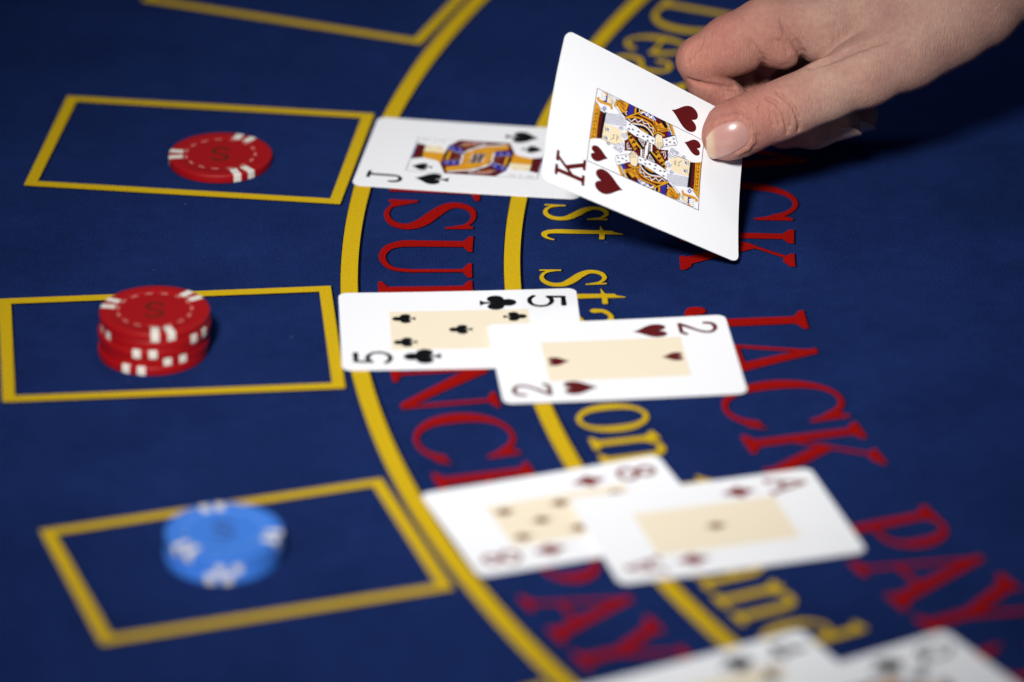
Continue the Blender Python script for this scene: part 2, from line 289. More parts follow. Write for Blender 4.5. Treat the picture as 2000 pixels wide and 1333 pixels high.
for ch, a0, a1 in (('D', 155.6, 158.85), ('e', 159.05, 161.05), ('a', 161.15, 163.1), ('l', 163.2, 164.3), ('e', 164.5, 166.4), ('r', 166.5, 168.1), ('m', 169.3, 172.4), ('u', 172.45, 174.5), ('s', 174.9, 176.5), ('t', 176.7, 178.1), ('s', 180.3, 182.0), ('t', 182.0, 183.55), ('a', 183.5, 185.6), ('n', 185.7, 187.9), ('d', 188.0, 190.2), ('o', 191.05, 193.4), ('n', 193.45, 195.85), ('1', 197.0, 198.4), ('7', 198.5, 200.5), ('a', 202.9, 204.9), ('n', 205.0, 207.4), ('d', 207.5, 209.9)):
    letter(ch, a0, a1, 602.6, YC, ink_y)

# ------------------------------------------------------------------ playing cards
paper = mat('card_face', (247, 248, 249), 0.5, coat=0.08, spec=0.35)
pr_k = mat('card_black', (8, 9, 12), 0.6, spec=0.2); pr_r = mat('card_red', (92, 16, 19), 0.6, spec=0.2)
pr_beige = mat('card_beige', (240, 227, 200), 0.6, spec=0.2); pr_gold = mat('card_gold', (222, 156, 34), 0.6, spec=0.2)
pr_blue = mat('card_blue', (48, 44, 150), 0.6, spec=0.2); pr_flesh = mat('card_flesh', (245, 228, 190), 0.6, spec=0.2)
pr_hair = mat('card_pale_blue', (236, 238, 246), 0.6, spec=0.2); pr_line = mat('card_line', (46, 46, 92), 0.6, spec=0.2)
pr_panel_red = mat('panel_red', (108, 52, 24), 0.6, spec=0.2); pr_dia = mat('card_bright_red', (122, 16, 14), 0.6, spec=0.2); pr_brown = mat('card_brown', (150, 84, 56), 0.6, spec=0.2)
CL, CS, CR, CT = 44.0, 31.5, 3.4, 0.30
def flat_surf(x, y, deg, z=0.02, tilt=(0, 0), curl=0.3):
    c, s = math.cos(math.radians(deg)), math.sin(math.radians(deg))
    def S(u, w, h=0.0):
        u, w = np.asarray(u, float), np.asarray(w, float)
        zz = z + CT + h + tilt[0] * u + tilt[1] * w + curl * ((u / CL) ** 2 + 0.4 * (w / CS) ** 2)
        return np.stack([x + c * u - s * w, y + s * u + c * w, zz + 0 * u], -1)
    return S
def king_surf():
    v = [0.5, 0.755, 0.415, 0.598, 0.699, -0.131]; k = (-0.13, -2.19, 1.94)
    ca, sa, cb, sb, cg, sg = math.cos(v[3]), math.sin(v[3]), math.cos(v[4]), math.sin(v[4]), math.cos(v[5]), math.sin(v[5])
    R = np.array([[cg, -sg, 0], [sg, cg, 0], [0, 0, 1]]) @ np.array([[1, 0, 0], [0, ca, -sa], [0, sa, ca]]) @ np.array([[cb, 0, sb], [0, 1, 0], [-sb, 0, cb]])
    def S(u, w, h=0.0):
        u, w = np.asarray(u, float), np.asarray(w, float)
        n = k[0] * (u / 44) ** 2 + k[1] * (u / 44) * (w / 31.5) + k[2] * (w / 31.5) ** 2 + h
        return np.stack([u, w, n], -1) @ R.T + np.array([50.0, 75.5, 41.5])
    return S
def card_body(S, fine=8):
    ring = []
    for cx, cy, a0 in ((CL - CR, CS - CR, 0), (-CL + CR, CS - CR, 90), (-CL + CR, -CS + CR, 180), (CL - CR, -CS + CR, 270)):
        for k in range(9):
            a = math.radians(a0 + 90 * k / 8); ring.append((cx + CR * math.cos(a), cy + CR * math.sin(a)))
        nx, ny = {0: (-CL + CR, CS), 90: (-CL, -CS + CR), 180: (CL - CR, -CS), 270: (CL, CS - CR)}[a0]
        px, py = ring[-1]
        for k in range(1, fine): ring.append((px + (nx - px) * k / fine, py + (ny - py) * k / fine))
    ring = np.array(ring); n = len(ring); lv = [1.0, .85, .65, .45, .25, .08] if fine == 8 else list(np.linspace(1, .03, 34))
    V, F = [], []
    for l in lv: V += list(S(ring[:, 0] * l, ring[:, 1] * l, 0.0))
    top = len(lv)
    for k in range(top - 1):
        for i in range(n): j = (i + 1) % n; F.append((k * n + i, k * n + j, (k + 1) * n + j, (k + 1) * n + i))
    F.append(tuple((top - 1) * n + i for i in range(n)))
    b = len(V)
    for l in lv: V += list(S(ring[:, 0] * l, ring[:, 1] * l, -CT))
    for k in range(top - 1):
        for i in range(n): j = (i + 1) % n; F.append((b + k * n + j, b + k * n + i, b + (k + 1) * n + i, b + (k + 1) * n + j))
    F.append(tuple(b + (top - 1) * n + i for i in reversed(range(n))))
    e = len(V)                                                    # separate edge ring keeps the rim crisp
    V += list(S(ring[:, 0], ring[:, 1], 0.0)) + list(S(ring[:, 0], ring[:, 1], -CT))
    for i in range(n): j = (i + 1) % n; F.append((e + j, e + i, e + n + i, e + n + j))
    return mesh_obj('playing_card', V, F, paper, None, None, True)
def print_shape(S, parent, name, prims, u0, w0, size, rot, m, h=0.03, box=(-.12, 1.0, -.1, 1.1), sy=1.0):
    """rot 0: glyph up = -u, right = +w;  rot 1: turned half way round"""
    v, f = shape_mesh(prims, *box, 0.022)
    gx, gy = v[:, 0] * size * sy, v[:, 1] * size
    u, w = (u0 - gy, w0 + gx) if rot == 0 else (u0 + gy, w0 - gx)
    return mesh_obj(name, S(u, w, h), f, m, parent, None, True)
def pip(S, parent, suit, u, w, size, rot, m, h=0.05, name='pip'):
    return print_shape(S, parent, name, PIP[suit], u, w, size, rot, m, h, (-.56, .56, -.6, .6), 0.84 if suit != 'club' else 0.92)
def indices(S, parent, ch, suit, m):
    for r, sg in ((0, 1), (1, -1)):
        print_shape(S, parent, 'index_mark', IDX[ch], sg * -25.7, sg * (-27.3 if ch != 'K' else -26.6), 14.0 if ch != 'K' else 13.2, r, m, 0.04, (-.12, 1.0, -.1, 1.1), 0.96 if ch != 'K' else 0.88)
        pip(S, parent, suit, sg * -14.8, sg * -21.3, 13.2, r, m, 0.04)
def grid_sheet(S, name, parent, u0, u1, w0, w1, m, h):
    nu, nw = 14, 9; V = []; F = []
    for i in range(nu + 1):
        for j in range(nw + 1): V.append(S(u0 + (u1 - u0) * i / nu, w0 + (w1 - w0) * j / nw, h))
    for i in range(nu):
        for j in range(nw): a = i * (nw + 1) + j; F.append((a, a + nw + 1, a + nw + 2, a + 1))
    return mesh_obj(name, V, F, m, parent, None, True)
def number_card(S, ch, suit, m, mpip, pips, label):
    o = card_body(S); tag(o, label, 'playing card', 'playing cards on the felt')
    grid_sheet(S, 'centre_panel', o, -25.6, 25.6, -15.5, 15.5, pr_beige, 0.03)
    indices(S, o, ch, suit, m)
    for u, w, r in pips: pip(S, o, suit, u, w, 8.4, r, mpip, 0.06)
    return o
# ---- court pictures: areas of flat colour painted on a fine lattice, then laid on the card as faces
class Painter:
    def __init__(s, res=0.09, hu=25.6, hw=15.5):
        s.res = res; s.hu, s.hw = hu, hw
        s.u = np.arange(-hu + res / 2, hu, res); s.w = np.arange(-hw + res / 2, hw, res)
        s.P = np.stack(np.meshgrid(s.u, s.w, indexing='ij'), -1); s.lab = np.zeros(s.P.shape[:2], int)
    def put(s, prim, val, both=True):
        for sg in ((1, -1) if both else (1,)):
            k, pts = prim; q = [(sg * p[0], sg * p[1]) + tuple(p[2:]) for p in pts]
            a = np.array([p[:2] for p in q]); pad = 0.3 + (max(p[2] for p in q) if k == 's' else 0)
            i0, i1 = np.searchsorted(s.u, [a[:, 0].min() - pad, a[:, 0].max() + pad]); j0, j1 = np.searchsorted(s.w, [a[:, 1].min() - pad, a[:, 1].max() + pad])
            if i1 <= i0 or j1 <= j0: continue
            P = s.P[i0:i1, j0:j1]; f = sd_stroke(P, q) if k == 's' else sd_poly(P, q)
            s.lab[i0:i1, j0:j1][f < 0] = val
    def build(s, S, parent, mats, h=0.03, name='court_picture'):
        Vu, Vw, F, MI = [], [], [], []; r = s.res / 2; mx = int(2.4 / s.res)
        for j in range(s.lab.shape[1]):
            col = s.lab[:, j]; i = 0
            while i < len(col):
                if col[i] == 0: i += 1; continue
                k = i
                while k < len(col) and col[k] == col[i] and k - i < mx: k += 1
                b = len(Vu); a0, a1, b0, b1 = s.u[i] - r, s.u[k - 1] + r, s.w[j] - r, s.w[j] + r
                Vu += [a0, a1, a1, a0]; Vw += [b0, b0, b1, b1]; F.append((b, b + 1, b + 2, b + 3)); MI.append(col[i] - 1); i = k
        return mesh_obj(name, S(np.array(Vu), np.array(Vw), h), F, mats, parent, MI)
def homography(src, dst):
    A = []
    for (x, y), (X, Y) in zip(src, dst):
        A.append([x, y, 1, 0, 0, 0, -X * x, -X * y, -X]); A.append([0, 0, 0, x, y, 1, -Y * x, -Y * y, -Y])
    return np.linalg.svd(np.array(A))[2][-1].reshape(3, 3)
Mn, Yn, Kn, Bn, Fn, Hn, Ln, Wn, Pn = 1, 2, 3, 4, 5, 6, 7, 8, 9      # maroon gold black blue flesh pale line white brown
COURT = [pr_r, pr_gold, pr_k, pr_blue, pr_flesh, pr_hair, pr_line, paper, pr_brown]
def king_art():
    p = Painter(0.09)
    Hm = homography([(247, -997), (1946, -105), (1858, 1042), (32, 172)], [(-25.6, 15.5), (25.6, 15.5), (25.6, -15.5), (-25.6, -15.5)])
    def T(pts): 
        o = []
        for q in pts:
            v = Hm @ np.array([q[0], q[1], 1.0]); o.append((v[0] / v[2], v[1] / v[2]) + ((q[2] / 2 * 0.0266 * (1.5 if q[2] < 7 else 1.12),) if len(q) > 2 else ()))
        return o
    def poly(val, *pts): p.put(('p', T(pts)), val)
    def st(val, w, *pts, sp=False):
        q = [(x, y, w) for x, y in pts]; p.put(('s', T(spline(q, 6) if sp else q)), val)
    def dot(val, x, y, r): st(val, 2 * r, (x, y), (x + 0.5, y))
    poly(Mn, (545, 95), (760, 75), (860, 30), (1000, -40), (1120, -20), (1400, 40), (1390, 200), (1360, 330), (1400, 560), (1530, 740), (1530, 840), (1430, 858), (1130, 715), (640, 482), (570, 265))
    # collar stripes on the left flank
    poly(Yn, (560, 270), (598, 262), (672, 498), (622, 474)); poly(Kn, (598, 262), (632, 256), (712, 516), (672, 498)); poly(Yn, (632, 256), (658, 250), (756, 536), (712, 516))
    for k in range(9): x = 612 + k * 9.5; y = 282 + k * 25; st(Wn, 11, (x, y), (x + 18, y + 3))
    poly(Bn, (622, 250), (682, 240), (705, 325), (662, 340)); poly(Kn, (690, 405), (740, 390), (835, 572), (756, 536))
    poly(Yn, (680, 345), (800, 320), (835, 352), (865, 332), (905, 405), (945, 495), (900, 505), (850, 455), (805, 485), (742, 392), (690, 382))
    for dx in (0, 34): st(Mn, 6, (700, 362 + dx * .3), (800, 345 + dx), (840, 400 + dx), (880, 380 + dx), (925, 470 + dx * .6))
    poly(Kn, (1055, 590), (1210, 640), (1380, 560), (1270, 590)); poly(Bn, (890, 512), (1165, 640), (1080, 682), (890, 592))
    st(Wn, 15, (905, 522), (965, 605), (975, 555), (1045, 645), (1055, 600), (1092, 662), (1150, 636)); st(Wn, 9, (935, 520), (990, 590), (1005, 560), (1075, 640))
    st(Yn, 22, (890, 600), (1080, 692), (1392, 562)); st(Yn, 17, (930, 502), (1180, 622)); st(Kn, 5, (1085, 705), (1395, 578))
    poly(Kn, (1105, 695), (1225, 645), (1225, 755), (1120, 712)); st(Wn, 12, (1172, 670), (1174, 728)); st(Yn, 24, (1243, 645), (1232, 765))
    poly(Bn, (1275, 632), (1358, 596), (1338, 805), (1258, 778)); poly(Kn, (1358, 600), (1400, 580), (1372, 690), (1350, 700)); st(Wn, 11, (1378, 610), (1412, 655), (1372, 660)); st(Wn, 11, (1362, 770), (1392, 775), (1375, 800))
    st(Yn, 22, (885, 300), (955, 430), (1085, 520), (1240, 572), (1400, 552), sp=True); st(Kn, 6, (900, 290), (975, 415), (1095, 500), (1245, 552), (1390, 535), sp=True)
    st(Wn, 11, (900, 296), (942, 330), (945, 390), (998, 398), (1022, 465), (1100, 468), (1122, 532), (1195, 486), (1240, 548), (1296, 498), (1345, 540))
    poly(Kn, (945, 255), (1000, 340), (1100, 425), (1285, 462), (1150, 370), (1030, 285)); st(Wn, 13, (940, 258), (1000, 352), (1100, 432), (1285, 466), sp=True); st(Yn, 8, (932, 268), (995, 366), (1100, 448), (1280, 482), sp=True)
    st(Yn, 24, (1045, 308), (1095, 350), (1150, 380), sp=True); dot(Yn, 1040, 305, 18)
    # centre stripes
    poly(Wn, (965, -60), (1075, -60), (1045, 165), (955, 130)); poly(Mn, (990, -60), (1040, -60), (1012, 150), (978, 140))
    for k in range(6): st(Wn, 9, (1000 - k * 2, -40 + k * 32), (1016 - k * 2, -38 + k * 32))
    poly(Kn, (1075, 60), (1130, 40), (1230, 230), (1180, 225)); st(Wn, 9, (1105, 92), (1180, 214), (1082, 168), (1105, 92)); st(Wn, 7, (1108, 130), (1135, 182))
    poly(Yn, (1130, 62), (1245, 30), (1395, 300), (1350, 345)); 
    for x, y in ((1210, 90), (1250, 165), (1295, 235), (1180, 60), (1330, 290)): dot(Kn, x, y, 20); dot(Kn, x + 28, y - 14, 12)
    st(Kn, 8, (1132, 66), (1352, 345)); st(Kn, 8, (1245, 40), (1390, 290))
    poly(Mn, (1260, 45), (1395, 25), (1400, 190), (1370, 240)); st(Wn, 9, (1290, 60), (1350, 55), (1362, 130), (1340, 160)); st(Wn, 6, (1325, 70), (1332, 120))
    # ermine band
    poly(Wn, (528, 130), (540, 108), (620, 85), (760, 75), (920, 110), (1100, 190), (1250, 270), (1392, 375), (1392, 540), (1290, 460), (1150, 370), (1000, 270), (900, 225), (760, 215), (560, 268))
    for x, y in ((580, 135), (655, 150), (715, 110), (590, 205), (715, 185), (950, 180), (1030, 180), (1030, 245), (1100, 250), (1195, 275), (1180, 330), (1270, 365), (1335, 375), (1320, 450)):
        poly(Ln, (x - 26, y - 14), (x + 10, y - 8), (x + 24, y + 6), (x + 8, y + 16), (x - 14, y + 12), (x - 8, y))
    st(Ln, 5, (528, 130), (560, 268)); st(Ln, 5, (560, 268), (760, 216)); st(Ln, 5, (900, 226), (1000, 270), (1150, 370), (1390, 540)); st(Ln, 4, (540, 106), (760, 75)); st(Ln, 4, (920, 110), (1100, 190), (1250, 270), (1390, 374))
    # hand on the breast
    st(Yn, 34, (765, 268), (845, 318), (925, 300)); st(Kn, 5, (765, 284), (845, 336), (930, 316)); st(Kn, 5, (768, 252), (850, 302), (915, 288))
    poly(Fn, (768, 95), (800, 60), (842, 25), (885, 60), (915, 105), (905, 250), (872, 298), (790, 262))
    for x in (800, 826, 852, 878): st(Ln, 4, (x, 55), (x - 8, 150))
    st(Ln, 5, (768, 95), (842, 25), (915, 105), (905, 250), (872, 298), (790, 262), (768, 95))
    # head
    poly(Hn, (1392, 70), (1420, 0), (1470, -25), (1530, 25), (1600, 115), (1740, 215), (1560, 140), (1440, 165), (1405, 150))
    poly(Fn, (1425, 165), (1560, 125), (1742, 212), (1735, 330), (1722, 472), (1560, 422), (1430, 352))
    poly(Hn, (1380, 430), (1400, 360), (1440, 352), (1560, 415), (1722, 468), (1700, 642), (1600, 645), (1470, 625), (1400, 575))
    dot(Hn, 1402, 262, 52); dot(Hn, 1450, 385, 38)
    for k in range(10):
        y0, y1 = 425 + k * 18, 482 + k * 17
        st(Ln, 3.2, (1392 + k * 2 + max(0, k - 7) * 25, y0), (1500, y0 + 18), (1610, y0 + 36 - k * .5), (1716 - k * 1.5, y1), sp=True)
    st(Ln, 5, (1385, 420), (1382, 500), (1405, 578), (1470, 628), (1600, 646), (1700, 644), sp=True)
    def curl(x, y, r):
        st(Ln, 5, *[(x + r * (1 - t / 14) * math.cos(t * .75), y + r * (1 - t / 14) * math.sin(t * .75)) for t in range(13)])
    curl(1402, 262, 48); curl(1450, 385, 34); curl(1465, 30, 42); curl(1530, 70, 34); curl(1640, 140, 30)
    st(Ln, 5, (1395, 80), (1420, 130), (1440, 165)); st(Ln, 5, (1440, 40), (1480, 110), (1560, 135), (1690, 190)); st(Ln, 5, (1415, 60), (1450, 130), (1520, 150))
    st(Ln, 5, (1742, 212), (1735, 330), (1722, 472))
    for x, y in ((1668, 238), (1650, 372)):
        dot(Hn, x, y, 30); dot(Ln, x + 2, y, 13); st(Ln, 5, (x - 14, y - 34), (x + 24, y - 8), (x + 14, y + 32), sp=True); st(Ln, 6, (x + 40, y - 30), (x + 44, y + 34))
    st(Ln, 5, (1610, 205), (1560, 235), (1575, 285), (1548, 280)); st(Mn, 8, (1520, 190), (1514, 285)); st(Ln, 5, (1496, 215), (1494, 262))
    # crown and collar
    poly(Kn, (1742, 228), (1782, 230), (1742, 645), (1692, 640)); poly(Mn, (1780, 230), (1818, 234), (1795, 682), (1738, 652))
    poly(Yn, (1818, 236), (1925, 222), (1888, 640), (1858, 850), (1785, 690))
    st(Kn, 5, (1818, 236), (1792, 690)); st(Kn, 4, (1840, 236), (1812, 700))
    for k in range(8):
        y = 268 + k * 60; x = 1872 - k * 5
        if k % 2: dot(Kn, x, y, 10)
        else: st(Kn, 9, (x - 26, y - 22), (x - 4, y)); st(Kn, 9, (x + 18, y - 24), (x + 2, y)); st(Kn, 8, (x, y), (x - 2, y + 26))
    # raised arm, sleeve and sword
    poly(Yn, (1358, 770), (1398, 640), (1450, 650), (1535, 745), (1572, 748), (1552, 858), (1430, 856), (1362, 828))
    for k in range(3): st(Mn, 7, (1392 + k * 42, 665 + k * 34), (1440 + k * 24, 720 + k * 26), (1400 + k * 30, 760 + k * 16), (1460 + k * 26, 800 + k * 14), (1400 + k * 34, 838))
    st(Kn, 6, (1535, 748), (1520, 850)); st(Kn, 5, (1572, 750), (1555, 858))
    poly(Wn, (1475, 622), (1700, 645), (1790, 715), (1858, 830), (1850, 900), (1700, 820), (1585, 760)); poly(Hn, (1682, 650), (1792, 722), (1760, 770), (1668, 740)); st(Bn, 13, (1725, 682), (1750, 712), (1722, 738), (1700, 706), (1725, 682))
    st(Ln, 5, (1475, 622), (1530, 700), (1585, 760)); st(Ln, 5, (1700, 645), (1792, 715), (1858, 825))
    poly(Fn, (1578, 770), (1640, 762), (1720, 800), (1800, 850), (1795, 965), (1745, 985), (1690, 925), (1590, 830)); poly(Bn, (1695, 812), (1748, 805), (1728, 915), (1688, 930))
    st(Yn, 36, (1618, 712), (1632, 755), (1700, 785), (1790, 815), (1835, 855), (1825, 872), sp=True); st(Ln, 4, (1600, 715), (1620, 775), (1700, 806), (1800, 845))
    for k in range(4): st(Wn, 22, (1722, 855 + k * 32), (1785, 868 + k * 30)); st(Ln, 4, (1705, 872 + k * 32), (1790, 884 + k * 30))
    dot(Yn, 1705, 952, 24); st(Ln, 4, (1578, 770), (1590, 830), (1690, 930))
    for k in range(3): st(Ln, 3, (1600 + k * 12, 775), (1612 + k * 14, 838))
    st(Ln, 4, (1430, 858), (1530, 852), (1600, 880), (1700, 975))
    # thin frame line
    e = 0.15; c = [(-25.5, -15.4), (25.5, -15.4), (25.5, 15.4), (-25.5, 15.4), (-25.5, -15.4)]
    p.put(('s', [(x, y, e) for x, y in c]), Ln, False)
    return p
def jack_art(S_inv):
    p = Painter(0.12)
    def T(pts):
        o = []
        for q in pts:
            u, w = S_inv(780 + q[0] / 6.667, 250 + q[1] / 6.667); o.append((u, w) + ((q[2] / 2 * 0.0292,) if len(q) > 2 else ()))
        return o
    def poly(val, *pts): p.put(('p', T(pts)), val)
    def st(val, w, *pts): p.put(('s', T([(x, y, w) for x, y in pts])), val)
    poly(Mn, (240, 205), (345, 232), (290, 395), (150, 408)); poly(Kn, (325, 228), (350, 234), (300, 395), (275, 395)); st(Bn, 10, (235, 215), (160, 405))
    poly(Fn, (345, 234), (560, 250), (610, 330), (470, 345), (315, 318)); poly(Yn, (315, 312), (420, 320), (595, 338), (575, 430), (535, 465), (480, 430), (300, 392))
    st(Ln, 8, (370, 248), (400, 258)); st(Ln, 8, (510, 260), (545, 270)); st(Pn, 14, (285, 162), (380, 166)); st(Pn, 12, (440, 174), (480, 176)); st(Pn, 14, (530, 178), (605, 184))
    poly(Mn, (640, 240), (800, 160), (1110, 178), (1440, 204), (1500, 330), (1420, 520), (1250, 618), (930, 602), (620, 575), (560, 460))
    poly(Pn, (820, 205), (960, 175), (1110, 190), (1000, 232), (850, 262)); st(Bn, 12, (860, 210), (990, 196), (1090, 190)); st(Yn, 12, (830, 225), (960, 210)); st(Hn, 12, (980, 235), (1120, 195)); st(Kn, 18, (720, 205), (800, 240))
    poly(Yn, (880, 320), (1130, 245), (1425, 232), (1420, 290), (1250, 310), (1210, 440), (1020, 480), (780, 530), (640, 552), (830, 470))
    for k in range(8): st(Kn, 9, (1010 + k * 50, 292 - k * 6), (1030 + k * 50, 282 - k * 6))
    st(Hn, 18, (850, 325), (930, 300), (1010, 262), (1100, 232), (1130, 215)); st(Wn, 12, (840, 330), (800, 470)); st(Bn, 6, (860, 335), (815, 470)); st(Wn, 8, (822, 352), (785, 480))
    poly(Bn, (640, 238), (720, 238), (835, 290), (820, 350), (640, 280)); st(Wn, 18, (685, 262), (700, 266)); st(Wn, 18, (780, 300), (800, 306)); st(Wn, 8, (640, 284), (815, 350))
    poly(Bn, (562, 436), (782, 428), (772, 492), (582, 486)); st(Wn, 20, (612, 462), (622, 462)); st(Wn, 20, (700, 460), (712, 460)); st(Wn, 7, (565, 432), (782, 424))
    poly(Yn, (645, 308), (680, 312), (640, 418), (600, 418)); poly(Kn, (610, 300), (645, 308), (600, 415), (575, 415)); st(Pn, 26, (720, 385), (780, 380))
    poly(Kn, (985, 340), (1118, 340), (1065, 460), (945, 460)); st(Wn, 12, (1045, 350), (1012, 452)); st(Pn, 10, (1005, 350), (970, 450)); st(Hn, 7, (972, 345), (935, 455)); st(Hn, 7, (1128, 345), (1078, 458))
    st(Wn, 30, (640, 578), (760, 566), (880, 560), (1000, 540), (1110, 510), (1180, 478))
    for k in range(9): st(Mn, 8, (690 + k * 56, 566 - k * 9), (705 + k * 56, 556 - k * 9))
    for k in range(10): st(Pn, 7, (800 + k * 52, 505 - k * 22), (828 + k * 52, 492 - k * 22))
    for k in range(6): st(Kn, 6, (880 + k * 30, 420 - k * 4), (870 + k * 30, 450 - k * 4))
    st(Yn, 10, (960, 585), (1120, 580), (1240, 550)); st(Hn, 7, (1000, 600), (1150, 590), (1260, 560))
    for k in range(5): st(Kn, 5, (1032 - k * 7, 362 + k * 20), (1052 - k * 7, 364 + k * 20))
    p.put(('s', [(x, y, 0.12) for x, y in [(-25.5, -15.4), (25.5, -15.4), (25.5, 15.4), (-25.5, 15.4), (-25.5, -15.4)]]), Ln, False)
    return p
P20 = 20.5
def court_card(S, art, ch, suit, m, label, group='playing cards on the felt'):
    o = card_body(S, 30 if ch == 'K' else 8); tag(o, label, 'playing card', group)
    art.build(S, o, COURT); indices(S, o, ch, suit, m)
    for r, sg in ((0, 1), (1, -1)): pip(S, o, suit, sg * -20.2, sg * -10.8, 8.2, r, m, 0.06)
    return o
jx, jy, jdeg = -13.4, 156.7, -8.4
def jinv(px, py):
    q = unp(px, py, 0.3); c, s = math.cos(math.radians(jdeg)), math.sin(math.radians(jdeg)); dx, dy = q[0] - jx, q[1] - jy
    return (c * dx + s * dy, -s * dx + c * dy)
jart = jack_art(jinv)
court_card(flat_surf(jx, jy, jdeg, 0.12), jart, 'J', 'spade', pr_k, 'white jack of spades lying flat under the raised king card')
number_card(flat_surf(-18.8, 8.5, 2.7, 0.12), '5', 'club', pr_k, pr_k, [(-P20, 9.6, 0), (-P20, -9.6, 0), (0, 0, 0), (P20, 9.6, 1), (P20, -9.6, 1)], 'five of clubs lying flat, partly covered by the two of hearts')
number_card(flat_surf(37.5, -17.1, 5.9, 0.9, (-0.005, 0.002)), '2', 'heart', pr_r, pr_r, [(-P20, 0, 0), (P20, 0, 1)], 'two of hearts overlapping the corner of the five of clubs')
number_card(flat_surf(19.9, -134.9, 19.5, 0.12), '8', 'diamond', pr_dia, pr_panel_red, [(-P20, 9.6, 0), (-P20, -9.6, 0), (0, 9.6, 0), (0, -9.6, 0), (P20, 9.6, 1), (P20, -9.6, 1), (-P20 / 2, 0, 0), (P20 / 2, 0, 1)], 'eight of diamonds partly covered by the ace of diamonds')
number_card(flat_surf(70.2, -143.9, 15.7, 0.9, (-0.005, 0.002)), 'A', 'diamond', pr_dia, pr_panel_red, [(0, 0, 0)], 'ace of diamonds overlapping the eight of diamonds')
def corner_card(px, py, deg):
    """card centre from the far right corner (seen point) and its turn"""
    q = unp(px, py, 0.4); c, s = math.cos(math.radians(deg)), math.sin(math.radians(deg))
    return q[0] - c * CL + s * CS, q[1] - s * CL - c * CS
bx, by = corner_card(1562, 1231, 28.0)
number_card(flat_surf(bx, by, 28.0, 0.12), '4', 'spade', pr_k, pr_k, [(-P20, 9.6, 0), (-P20, -9.6, 0), (P20, 9.6, 1), (P20, -9.6, 1)], 'black number card with beige centre beside the black picture card')
bx, by = corner_card(1845, 1236, 31.0)
court_card(flat_surf(bx, by, 31.0, 0.9, (-0.005, 0.002)), jart, 'Q', 'spade', pr_k, 'black picture card lying on the black number card')
KS = king_surf()
court_card(KS, king_art(), 'K', 'heart', pr_r, 'king of hearts held up and tilted by the hand', 'playing cards')

# ------------------------------------------------------------------ chips
chip_red = mat('chip_red', (158, 8, 14), 0.45, spec=0.4, noise=0.05, nscale=700, bump=0.12, bscale=2500)
chip_white = mat('chip_white', (226, 220, 208), 0.5, spec=0.4); chip_pink = mat('chip_pale_ring', (214, 130, 120), 0.5)
chip_blue = mat('chip_blue', (62, 124, 216), 0.45, spec=0.4, noise=0.05, nscale=700, bump=0.12, bscale=2500)
chip_lblue = mat('chip_pale_blue_ring', (120, 165, 225), 0.5); chip_gold = mat('chip_gold', (60, 32, 10), 0.35, spec=0.6)
RC, HC = 20.0, 3.3
PROF = [(0, HC), (12.9, HC), (13.15, HC - .12), (13.7, HC - .12), (13.95, HC), (RC - .45, HC), (RC - .18, HC - .06), (RC - .04, HC - .22), (RC, HC - .45), (RC, .45), (RC - .04, .22), (RC - .18, .06), (RC - .45, 0), (0, 0)]
def chip(x, y, z, rot, body, spots, ring, nsp, label, group, emblem=True, dashes=True):
    n = 72; V, F = [], []
    for r, h in PROF[1:-1]:
        for k in range(n): a = 2 * math.pi * k / n; V.append((r * math.cos(a), r * math.sin(a), h))
    m = len(PROF) - 2
    for i in range(m - 1):
        for k in range(n): j = (k + 1) % n; F.append((i * n + k, (i + 1) * n + k, (i + 1) * n + j, i * n + j))
    F.append(tuple(range(n))); F.append(tuple((m - 1) * n + k for k in reversed(range(n))))
    o = mesh_obj('casino_chip', V, F, body, None, None, True); tag(o, label, 'poker chip', group)
    o.location = (x / 1000, y / 1000, z / 1000); o.rotation_euler = (0, 0, math.radians(rot))
    for poly in o.data.polygons: 
        if len(poly.vertices) > 10: poly.use_smooth = False
    # moulded edge spots wrap over the rim
    pr = [(14.6, HC + .03), (RC - .45, HC + .03), (RC - .16, HC - .04), (RC - .01, HC - .20), (RC + .03, HC - .45), (RC + .03, .45), (RC - .01, .20), (RC - .16, .04)]
    for q in range(nsp):
        for d in (-8.6, 8.6):
            a = math.radians(360 / nsp * q + d); V, F = [], []
            for r, h in pr:
                for s in range(5):
                    t = -1.5 + 3.0 * s / 4; V.append((math.sqrt(max(r * r - t * t, 0)) * math.cos(a) - t * math.sin(a), math.sqrt(max(r * r - t * t, 0)) * math.sin(a) + t * math.cos(a), h))
            for i in range(len(pr) - 1):
                for s in range(4): b = i * 5 + s; F.append((b, b + 5, b + 6, b + 1))
            mesh_obj('edge_spot', V, F, spots, o)
    if dashes:
        for q in range(15):
            V = []; a0 = math.radians(24 * q + 6); a1 = math.radians(24 * q + 17); F = []
            for k in range(5):
                a = a0 + (a1 - a0) * k / 4
                for r in (13.0, 13.9): V.append((r * math.cos(a), r * math.sin(a), HC + .02))
            for k in range(4): F.append((2 * k, 2 * k + 1, 2 * k + 3, 2 * k + 2))
            mesh_obj('ring_dash', V, F, ring, o)
    if emblem:
        v, f = shape_mesh([('s', [(a, b, .048) for a, b, c in spline([(.62, .80, 0), (.5, .95, 0), (.32, .96, 0), (.15, .84, 0), (.15, .66, 0), (.36, .52, 0), (.58, .4, 0), (.64, .22, 0), (.5, .06, 0), (.3, .04, 0), (.12, .18, 0)])])], 0, .8, -.1, 1.1, .03)
        a = math.radians(-rot); ex, ey = (v[:, 0] - .39) * 11.5, (v[:, 1] - .5) * 12
        mesh_obj('emblem', np.c_[ex * math.cos(a) - ey * math.sin(a), ex * math.sin(a) + ey * math.cos(a), np.full(len(v), HC + .03)], f, chip_gold, o)
    return o
q = unp(430.5, 301, 3.4)
chip(q[0], q[1], 0.06, 60, chip_red, chip_white, chip_pink, 3, 'single red chip with white edge spots lying alone in its box', 'casino chips')
